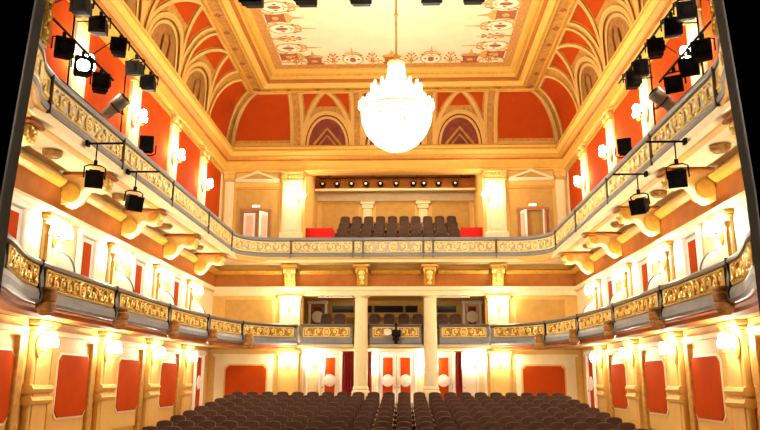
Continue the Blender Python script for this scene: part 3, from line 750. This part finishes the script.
for s, sd in ((-1,'left'), (1,'right')):
    door('red and white door with medallion at the rear end of the %s stalls wall' % sd, (s*6.98,26.05,fz(26)), PI/2 if s < 0 else -PI/2, .85, 2.3, 1, True)
    door('open white double door on the %s side of the upper gallery' % sd, (s*5.42,YB-.04,4.56), 0, .98, 1.92, 2, False, .9 if s < 0 else 1.15, 'brown', 'white', 'pink', opened=(1,) if s < 0 else (0,1))
    door('red and white box door at the back of the rear boxes, %s end' % sd, (s*3.20,30.02,1.36), 0, .58, 1.80, 1, True, 0, 'white', 'brown' if s < 0 else 'pink', 'darkred', disch=.70)
    for i, y in enumerate((12.9,16.15,19.45,22.8)):
        door('white framed red door in the %s side boxes, %s from the stage' % (sd, ORD[i]), (s*6.94,y,1.43), PI/2 if s < 0 else -PI/2, .72, 1.80, 1, False, 0, 'white', 'white', 'red')
for s, sd in ((-1,'left'), (1,'right')):
    t = thing('exit_sign', 'small white lit sign above the open gallery door, %s side' % sd, 'sign', (s*5.42,YB-.06,6.68), 0, 'exit signs')
    build('housing', MB().bbox(-.16, .16, -.06, 0, -.01, .10, .01), 'white', t); build('lit_face', MB().box(-.14, .14, -.066, -.058, .005, .085), 'signlit', t)
def curtain(label, x0, x1, y, z0, z1):
    mb = MB(); n = 40; pts = []
    for i in range(n+1):
        q = i/n; pts.append((x0+(x1-x0)*q, y+.06*math.sin(q*(x1-x0)/.13*2*PI)))
    vs = []
    for k in range(9):
        h = k/8
        for x, yy in pts: vs.append((x, y+(yy-y)*(1-.35*h), z0+(z1-z0)*h))
    off = len(vs); vs += [(x,yy+.03,z) for x,yy,z in vs]; m = n+1
    fs = [(k*m+i, k*m+i+1, (k+1)*m+i+1, (k+1)*m+i) for k in range(8) for i in range(n)]
    fs += [tuple(j+off for j in reversed(f)) for f in fs]
    t = thing('curtain', label, 'curtain', (0,0,0), 0, 'crimson foyer curtains')
    build('drape', mb.add(vs, fs), 'curtain', t, True)
    build('rod', MB().tube([(x0-.06,y+.01,z1+.02),(x1+.06,y+.01,z1+.02)], .025), 'gold', t, True)
curtain('crimson velvet curtain just left of the left column', -2.06, -1.55, 29.1, zr, 1.16)
curtain('crimson velvet curtain just right of the left column', -1.20, -.90, 29.1, zr, 1.16)
curtain('dark crimson curtain just right of the right column', 1.42, 1.62, 29.1, zr, 1.16)
curtain('dark crimson curtain beside the bright doorway at the right', 2.42, 2.66, 29.1, zr, 1.16)

# ------------------------------------------------------------------ sconces
def sconce():
    t = thing('wall_sconce', '', 'lamp')
    mb = MB().lathe([(0,-.02),(.05,0),(.09,.04),(.11,.10),(.10,.0),(0,.02)], 12).xf(lambda a,b,c: (a*.9, b*.35-.02, c*1.0))
    mb = MB(); mb.prism([(.0,-.26),(.06,-.18),(.09,-.05),(.10,.05),(.06,.14),(.0,.22),(-.06,.14),(-.10,.05),(-.09,-.05),(-.06,-.18)], lambda u,v,w: (u,-w,v), 0, .03)
    mb.ball((0,-.03,.02), (.05,.04,.07), 8, 6)
    build('backplate', mb, 'gold', t, True)
    for k in (-1, 0, 1):
        x = k*.20; y = -.20 if k else -.25
        P = [(k*.02,-.03,-.02), (x*.45,y*.55,-.13), (x*.9,y*.95,-.10), (x,y,.0)]
        zz = 0 if k else .10
        P = [(k*.02,-.03,-.02), (x*.45,y*.55,-.15), (x*.9,y*.95,-.13), (x,y,zz-.06)]
        ar = build('arm', MB().tube(P, [.018,.016,.014,.012], 6).lathe([(0,-.07),(.035,-.07),(.06,-.04),(0,-.04)], 10, (x,y,zz)), 'gold', t, True)
        build('globe', MB().ball((x,y,zz+.04), (.095,.095,.105), 12, 8), 'bulb', ar, True)
    return t
s0 = sconce(); done = [False]
def put_sconce(loc, rz, label, group):
    if not done[0]: s0.location = loc; s0.rotation_euler = (0,0,rz); tag(s0, label, 'lamp', group); done[0] = True
    else: dup(s0, loc, rz, label, group)
for s, sd in ((-1,'left'), (1,'right')):
    rz = PI/2 if s < 0 else -PI/2
    for i, y in enumerate(BAYS):
        put_sconce((s*6.815,y-.25,.70), rz, 'lit sconce on the %s stalls wall, %s from the stage' % (sd, ORD[i]), 'stalls wall sconces')
        put_sconce((s*6.805,y-.12,2.93), rz, 'lit sconce behind the %s side boxes, %s from the stage' % (sd, ORD[i]), 'side box sconces')
        put_sconce((s*6.635,y-(.22,.22,.24,.24,.24)[i],6.70), rz, 'lit sconce between red fields of the %s gallery wall, %s from the stage' % (sd, ORD[i]), 'gallery wall sconces')
    put_sconce((s*3.72,YB-.185,7.05), 0, 'lit sconce on the %s pilaster beside the upper seating recess' % sd, 'upper recess sconces')
    put_sconce((s*3.95,YB-.185,2.80), 0, 'lit sconce on the %s pilaster beside the rear boxes' % sd, 'rear box sconces')
    put_sconce((s*3.95,YB-.185,.68), 0, 'lit sconce on the %s pilaster at the back of the stalls' % sd, 'rear stalls sconces')
    put_sconce((s*3.22,29.55,.74), 0, 'lit sconce on the foyer wall far %s of the columns' % sd, 'foyer sconces')
    put_sconce((s*1.18+.1,29.55,.60), 0, 'lit sconce on the foyer wall just %s of the centre double door' % sd, 'foyer sconces')

# ------------------------------------------------------------------ chandelier
CHX, CHY = .24, 18.0
t = thing('chandelier', 'large blazing crystal chandelier hanging from the painted ceiling', 'chandelier', (CHX,CHY,0))
build('suspension_rod', MB().tube([(0,0,8.4),(0,0,zf+.0)], .03, 8).ball((0,0,9.8), .06).ball((0,0,10.6), .05).lathe([(0,zf-.12),(.1,zf-.12),(.16,zf-.03),(.16,zf),(0,zf)], 14), 'gold', t, True)
build('gilt_crown', MB().lathe([(0,8.30),(.20,8.30),(.24,8.36),(.20,8.42),(.10,8.48),(.05,8.62),(0,8.62)], 20), 'gold', t, True)
def strands(name, prof, n, r=.022):
    mb = MB()
    for j in range(n):
        a = 2*PI*j/n
        for (r0,z0), (r1,z1) in zip(prof, prof[1:]):
            k = max(2, int(math.hypot(r1-r0, z1-z0)/.085))
            for i in range(k):
                q = (i+.5)/k; rr = r0+(r1-r0)*q; z = z0+(z1-z0)*q
                mb.ball((rr*math.cos(a), rr*math.sin(a), z), (r*1.3,r*1.3,r*1.7), 5, 4)
    build(name, mb, 'crystal', t)
strands('crystal_cone', [(.20,8.34),(.23,8.05),(.27,7.84),(.34,7.70)], 30)
strands('crystal_shade', [(.36,7.68),(.64,7.52),(.84,7.27),(.92,7.0)], 54)
strands('crystal_basket', [(.92,6.98),(.90,6.70),(.78,6.40),(.55,6.12),(.28,5.96),(.04,5.90)], 60)
for z, r in ((6.99,.93), (7.69,.36)):
    build('gilt_ring', MB().tube([(r*math.cos(2*PI*i/40), r*math.sin(2*PI*i/40), z) for i in range(40)], .03, 6, True), 'gold', t, True)
for k, (n, r, z) in enumerate(((16,.78,7.05), (12,.55,6.62), (8,.22,7.7), (16,.58,7.28), (26,.97,7.05), (16,.66,7.56))):
    for j in range(n):
        a = 2*PI*(j+.5*k)/n; x, y = r*math.cos(a), r*math.sin(a)
        q = .55 if k > 3 else 1; build('candle_bulb', MB().lathe([(0,0),(.04*q,.02),(.055*q,.07),(.04*q,.14),(0,.18)], 8, (x,y,z)), 'chandbulb', t, True)
for k in range(8):
    a = 2*PI*k/8; build('arm', MB().tube([(0,0,7.4),(.4*math.cos(a),.4*math.sin(a),6.85),(.93*math.cos(a),.93*math.sin(a),6.99)], .02, 6), 'gold', t, True)
build('centre_stem', MB().tube([(0,0,6.3),(0,0,8.34)], .04, 8), 'gold', t, True)
build('bottom_finial', MB().lathe([(0,5.84),(.05,5.88),(.07,5.93),(.03,5.98),(0,6.0)], 12), 'crystal', t, True)

# ------------------------------------------------------------------ seats
def chair():
    t = thing('theatre_seat', '', 'seat')
    # backrest: rounded-top padded slab leaning back (+y)
    N = 12; w = .212
    def outline(q, s=1.0):
        pts = [(-w*s,.40),(-w*s,.88)]
        pts += [(-w*s*math.cos(PI*k/N), .88+.12*s*math.sin(PI*k/N)**.55) for k in range(1, N)]
        return pts+[(w*s,.88),(w*s,.40)]
    mb = MB(); lay = [(.0,.90),(.015,1.),(.065,1.),(.085,.94)]; vs = []
    for d, s in lay:
        for x, z in outline(0, s): vs.append((x, d+.16*(z-.4), z))
    m = len(outline(0)); fs = [tuple(range(m-1,-1,-1)), tuple(3*m+i for i in range(m))]
    for k in range(3): fs += [(k*m+i, k*m+(i+1)%m, (k+1)*m+(i+1)%m, (k+1)*m+i) for i in range(m)]
    build('backrest', mb.add(vs, fs), 'seat', t, True)
    mb = MB(); mb.prism([(-.05,.40),(-.14,.42),(-.20,.70),(-.17,.78),(-.09,.78),(-.03,.55)], lambda u,v,q: (q,u,v), -.20, .20)
    build('tip_up_cushion', mb, 'seat', t, True)
    for k in (-1, 1):
        sf = build('side_frame', MB().bbox(k*.246-.012, k*.246+.012, -.16, .06, .0, .60, .005), 'lantern', t)
        build('armrest', MB().bbox(k*.246-.018, k*.246+.018, -.28, .06, .60, .635, .01), 'wood', sf)
    return t
ch0 = chair(); cd = [False]
def put_chair(loc, label, group):
    if not cd[0]: ch0.location = loc; tag(ch0, label, 'seat', group); cd[0] = True
    else: dup(ch0, loc, 0, label, group)
NR = 9
for r in range(NR):
    y = 26.0-r*.95; z = fz(y); n = 22 if r % 2 == 0 else 22
    dx = .537+.0050*r
    for k in range(n):
        off = k-(n-1)/2; x = .12+off*dx
        side = 'left' if off < 0 else 'right'; num = int(abs(off)+.5)
        rowname = 'rearmost stalls row' if r == 0 else '%s stalls row from the back' % ORD[r]
        put_chair((x,y,z+.005), 'brown seat, %s, %s seat %s of the middle' % (rowname, ORD[num-1], side), 'stalls seats')
for r, (y, z) in enumerate(ROWS_U):
    for k in range(10):
        off = k-4.5; side = 'left' if off < 0 else 'right'; num = int(abs(off)+.5)
        rowname = 'front gallery row' if r == 0 else '%s gallery row from the front' % ORD[r]
        put_chair((.14+off*.53, y-.05, z+.005), 'brown seat, %s, %s seat %s of the middle' % (rowname, ORD[num-1], side), 'gallery seats')
i = 0
for (xs, lab) in (((-2.72,-2.18), 'left'), ((-.78,-.2,.38,.95), 'centre'), ((1.9,2.45), 'right')):
    for j, x in enumerate(xs): put_chair((x,28.9,1.66), 'dark brown seat in the %s rear box, %s from its left end' % (lab, ORD[j]), 'rear box seats')

# ------------------------------------------------------------------ stage lighting
def lantern(m='lantern', lit=False):
    # local: lens faces -y, hangs from z=0 by a yoke
    t = thing('stage_light', '', 'lamp')
    mb = MB()
    a = [(-.15,-.27),(.15,-.27),(.15,.03),(-.15,.03)]
    def lay(y, h, zc): return [(-h,y,zc-h),(h,y,zc-h),(h,y,zc+h),(-h,y,zc+h)]
    L = [lay(-.22,.15,-.30), lay(-.05,.15,-.30), lay(.02,.13,-.30), lay(.14,.12,-.29), lay(.19,.08,-.28)]
    vs = sum(L, []); fs = [(0,1,2,3)[::-1], (16,17,18,19)]
    for k in range(4): fs += [(k*4+i, k*4+(i+1)%4, k*4+4+(i+1)%4, k*4+4+i) for i in range(4)]
    build('body', mb.add(vs, fs), m, t)
    mb = MB()
    for k in range(4): mb.bbox(-.10, .10, -.02+k*.045, .0+k*.045, -.15, -.13+.0, .004)
    build('cooling_fins', mb, m, t)
    mb = MB().tube([(-.19,0,-.30),(-.19,0,-.08),(-.10,0,-.04),(.10,0,-.04),(.19,0,-.08),(.19,0,-.30)], .016, 6)
    build('yoke', mb, m, t, True)
    build('hook_clamp', MB().bbox(-.035, .035, -.03, .03, -.05, .06, .01), m, t)
    mb = MB(); h = .165
    mb.box(-h,h,-.24,-.215,-.30-h,-.30-.115).box(-h,h,-.24,-.215,-.30+.115,-.30+h).box(-h,-.115,-.24,-.215,-.415,-.185).box(.115,h,-.24,-.215,-.415,-.185)
    cf = build('colour_frame', mb, m, t)
    build('lens', MB().lathe([(0,0),(.125,0),(.11,.025),(.06,.04),(0,.045)], 18).xf(lambda x,y,z: (x,-.222-z*.4,-.30+y)), 'lens_lit' if lit else 'glass', cf, True)
    return t
def barrel_lamp():
    t = thing('stage_light', '', 'lamp')
    build('barrel', MB().lathe([(0,-.28),(.15,-.28),(.16,-.26),(.155,.05),(.12,.10),(.12,.26),(.07,.33),(0,.34)], 18).xf(lambda x,y,z: (x,z,y)), 'lanterngrey', t, True)
    build('lens', MB().lathe([(0,0),(.13,0),(.09,.03),(0,.04)], 18).xf(lambda x,y,z: (x,-.285-z*.5,y)), 'glass', t, True)
    build('yoke', MB().tube([(-.18,0,0),(-.18,0,-.18),(0,0,-.24),(.18,0,-.18),(.18,0,0)], .016, 6), 'lantern', t, True)
    return t
grey = []
protos = {}
def put_light(loc, label, group, yaw=0, tilt=0, m='lantern', lit=False, roll=0):
    k = (m, lit); rot = (tilt, roll, yaw)
    if k not in protos:
        t = lantern(m, lit); protos[k] = t; t.location = loc; t.rotation_euler = rot; tag(t, label, 'lamp', group)
    else: dup(protos[k], loc, 0, label, group, rot)
rng = random.Random(3)
for s, sd in ((-1,'left'), (1,'right')):
    rowA = [(12.36,6.98),(13.15,6.99),(14.18,7.06),(15.13,7.07),(16.06,7.03)] if s < 0 else [(12.42,6.77),(13.1,6.76),(14.08,6.77),(15.0,6.83),(15.7,6.68)]
    rowB = [(11.78,5.88),(12.57,5.85),(13.41,5.8)] if s < 0 else [(11.84,5.72),(12.45,5.64),(13.22,5.62)]
    for i, (y, z) in enumerate(rowA):
        put_light((s*5.7,y,(7.36 if s < 0 else 7.12)-.09), 'black stage light on the upper bar of the %s lighting rig, %s from the stage' % (sd, ORD[i]), 'upper bar stage lights', -s*rng.uniform(-.1,.5), rng.uniform(-.15,.25))
    for i, (y, z) in enumerate(rowB):
        lit = (s < 0 and i == 1)
        put_light((s*5.7,y,(6.2 if s < 0 else 6.02)-.09), ('lit' if lit else 'black')+' stage light just above the %s gallery rail, %s from the stage' % (sd, ORD[i]), 'rail stage lights', -s*rng.uniform(.2,.6), rng.uniform(-.2,.3), lit=lit)
    y, z = (14.6,5.86) if s < 0 else (14.3,5.74)
    gl = 'light grey barrel shaped stage lamp above the %s gallery rail' % sd
    rot = Vector((-s*.75,-.12,.62)).to_track_quat('-Y','Z').to_euler()
    if not grey: t = barrel_lamp(); grey.append(t); t.location = (s*5.86,y,z); t.rotation_euler = rot; tag(t, gl, 'lamp', 'grey rail lamps')
    else: dup(grey[0], (s*5.86,y,z), 0, gl, 'grey rail lamps', rot)
    hang = [(13.1,4.40),(15.17,4.44)] if s < 0 else [(12.99,4.30),(15.23,4.32)]
    for i, (y, z) in enumerate(hang):
        put_light((s*5.50,y,z-.31), 'black stage light hung below the %s gallery front, %s to the stage' % (sd, ('nearer','farther')[i]), 'lights hung under the gallery', -s*(.45,.7)[i], .32)
    y, z = (16.7,5.37) if s < 0 else (17.2,5.37)
    put_light((s*5.87,y,z), 'black stage light clamped upright on the %s gallery rail' % sd, 'rail top lights', -s*.2, .0, roll=PI)
    # rig of pipes above the rail
    t = thing('lighting_rig', 'dark pipe rig for stage lights above the %s gallery rail' % sd, 'rig')
    x = s*5.7; zt = 7.36 if s < 0 else 7.12; zb = 6.2 if s < 0 else 6.02
    build('top_pipe', MB().tube([(x,10.4,zt),(x,16.6,zt)], .025), 'lantern', t, True)
    build('lower_pipe', MB().tube([(x,10.4,zb),(x,14.0,zb)], .025), 'lantern', t, True)
    build('rail_pipe', MB().tube([(x+s*.12,10.4,5.36),(x+s*.12,13.9,5.36)], .02), 'lantern', t, True)
    for y in (10.9, 12.9, 15.6): build('upright', MB().tube([(s*6.12,y,4.58),(s*6.12,y,zt)], .02).tube([(s*6.12,y,zt),(x,y,zt)], .016), 'lantern', t, True)
    for y in (11.3, 13.6, 16.4): build('wall_stay', MB().tube([(x,y,zt),(s*6.62,y+.45,zt+.25)], .016), 'lantern', t, True)
    for y in (11.2, 13.2): build('brace', MB().tube([(s*6.12,y,zb),(s*6.12,y+1.4,zt)], .014), 'lantern', t, True)
    build('lower_tie', MB().tube([(x,12.9,zb),(s*6.12,12.9,zb)], .016), 'lantern', t, True)
    # short pipes reaching out from the gallery front, a lamp hung from each
    for i, (y, z) in enumerate(hang):
        b = thing('outrigger_pipe', 'dark horizontal pipe jutting from the %s gallery front, %s to the stage' % (sd, ('nearer','farther')[i]), 'pipe', (0,0,0), 0, 'outrigger pipes')
        build('bar', MB().tube([(s*5.69,y,z+.09),(s*4.98,y,z+.09)], .022), 'lantern', b, True)
        build('drop_tube', MB().tube([(s*5.5,y,z+.065),(s*5.5,y,z-.245)], .014), 'lantern', b, True)
        build('clamp_plate', MB().bbox(s*5.66, s*5.72, y-.06, y+.06, z+.03, z+.15, .01), 'lantern', b)
# lanterns on the bridge over the stage front
t = thing('lighting_bar', 'dark bar over the stage front carrying hanging stage lights', 'rig')
build('pipe', MB().tube([(-4.98,9.2,5.765),(4.98,9.2,5.765)], .03), 'lantern', t, True)
for x in (-4, 0, 4): build('hanger', MB().tube([(x,9.2,5.79),(x,9.2,9.6)], .02), 'lantern', t, True)
for i, x in enumerate((-1.68,-.91,-.14,.85,1.44)):
    put_light((x,9.2,5.73-.09), 'black stage light hanging at the top edge of the view, %s from the left' % ORD[i], 'overhead stage lights', 0, .12)
# spotlights in the upper recess
t = thing('lamp_rail', 'dark rail of small spotlights across the upper seating recess', 'rig')
build('pipe', MB().tube([(-3.4,31.2,8.942),(3.4,31.2,8.942)], .025), 'lantern', t, True)
for x in (-3, -1, 1, 3): build('hanger', MB().tube([(x,31.2,8.942),(x,31.2,9.2)], .015), 'lantern', t, True)
sp0 = None
for i, x in enumerate((-3.25,-2.6,-1.95,-1.3,-.65,.06,.83,1.3,1.95,2.7)):
    lab = 'small round spotlight on the rail of the upper recess, %s from the left' % ORD[i]
    if i == 0:
        sp0 = thing('spotlight', lab, 'lamp', (x,31.2,8.66), 0, 'recess spotlights')
        build('can', MB().lathe([(0,-.12),(.12,-.12),(.135,0),(.135,.10),(.10,.22),(0,.24)], 16).xf(lambda a,b,c: (a,c,b)), 'lantern', sp0, True)
        build('lens', MB().lathe([(0,.0),(.058,.0),(.04,.02),(0,.025)], 16).xf(lambda a,b,c: (a,-.122-c,b)), 'white', sp0, True)  # white colour stands in for the glint on the lens
        build('yoke', MB().tube([(-.15,0,0),(-.15,0,.2),(0,0,.24),(.15,0,.2),(.15,0,0)], .012, 6), 'lantern', sp0, True)
    else: dup(sp0, (x,31.2,8.66), 0, lab)
def fill_lamp(name, label, loc, w, d, e, group):
    t = thing(name, label, 'lamp', loc, 0, group)
    m = mat('fill_panel_%d' % len(bpy.data.materials), (1,.95,.85), emit=((1,.84,.55), e))
    build('housing', MB().bbox(-w/2, w/2, -d/2, d/2, -.05, -.004, .01), 'white', t); build('diffuser', MB().box(-w/2+.03, w/2-.03, -d/2+.03, d/2-.03, -.058, -.05), m, t)
for s, sd in ((-1,'left'), (1,'right')):
    fill_lamp('fill_light', 'flat ceiling light high in the upper seating recess, %s side' % sd, (s*1.7,29.2,9.2), 1.6, .5, 230, 'recess ceiling lights')  # hidden lamp added to brighten the recess, no such fitting is seen
    fill_lamp('fill_light', 'flat ceiling light inside the rear boxes, %s side' % sd, (s*2.3,28.12,3.29), 1.4, .22, 60, 'rear box ceiling lights')  # small lamp added behind the wall beam to lift the dim boxes
# effects projector clipped to the centre box front
t = thing('projector', 'black projector with a round lens clipped to the centre box front', 'projector', (-.02,26.98,1.62))
build('body', MB().bbox(-.04, .30, -.30, .0, .0, .24, .03).bbox(.0, .24, -.22, .0, -.14, .0, .02), 'lantern', t)
build('lens_barrel', MB().lathe([(0,0),(.12,0),(.12,.14),(.08,.14),(.07,.06),(0,.06)], 16).xf(lambda a,b,c: (-.18+a,-.22-c,.15+b)).bbox(-.18, .0, -.20, -.05, .09, .2, .02), 'white', t, True)
build('bracket', MB().bbox(.08, .16, -.12, .03, .24, .50, .01).bbox(.06, .18, -.10, .0, -.26, -.14, .01).bbox(.08, .16, -.12, .22, .486, .52, .01), 'lantern', t)

# carved gilt strip rising beside the proscenium
for s, sd in ((-1,'left'), (1,'right')):
    t = thing('carved_strip', 'carved gilt vertical strip between the %s gallery end and the proscenium' % sd, 'ornament', (0,0,0), 0, 'proscenium carvings')
    build('backing', MB().box(s*5.42, s*5.60, 10.60, 10.72, 5.31, 8.4), 'goldback', t)
    build('carving', relief(2.9, .34, lambda a,h,d: (s*(5.56-d*1.2-.14), 10.50+h*.6, 5.4+a), .05), 'relief', t, True)

# ------------------------------------------------------------------ world, camera
w = bpy.data.worlds.new('World'); sc.world = w; w.use_nodes = True
bg = w.node_tree.nodes['Background']; bg.inputs[0].default_value = (1,.8,.55,1); bg.inputs[1].default_value = .012
for o in list(C.objects):
    if o.parent is None: o.location.z += ZO
f, tl, yw, rl, dx = 720., .2276, .0362, .003, .4665
R = Vector((math.cos(yw), math.sin(yw), 0)); H = Vector((-math.sin(yw), math.cos(yw), 0)); Z = Vector((0,0,1))
F = H*math.cos(tl)+Z*math.sin(tl); Up = -H*math.sin(tl)+Z*math.cos(tl)
cx = R*math.cos(rl)+Up*math.sin(rl); cy = -R*math.sin(rl)+Up*math.cos(rl)
cam = bpy.data.cameras.new('camera'); co_ = bpy.data.objects.new('camera', cam); C.objects.link(co_)
mw = Matrix.Identity(4)
for i in range(3): mw[i][0] = cx[i]; mw[i][1] = cy[i]; mw[i][2] = -F[i]
mw[0][3], mw[1][3], mw[2][3] = dx, 0, ZO
co_.matrix_world = mw; cam.sensor_width = 36; cam.lens = 36*f/760; cam.clip_end = 200
sc.camera = co_
vs = sc.view_settings; vs.view_transform = 'Standard'; vs.look = 'None'; vs.exposure = -1.7; vs.gamma = 1; vs.use_curve_mapping = False
sc.cycles.use_denoising = True; sc.cycles.max_bounces = 8; sc.cycles.diffuse_bounces = 5; sc.cycles.sample_clamp_indirect = 12
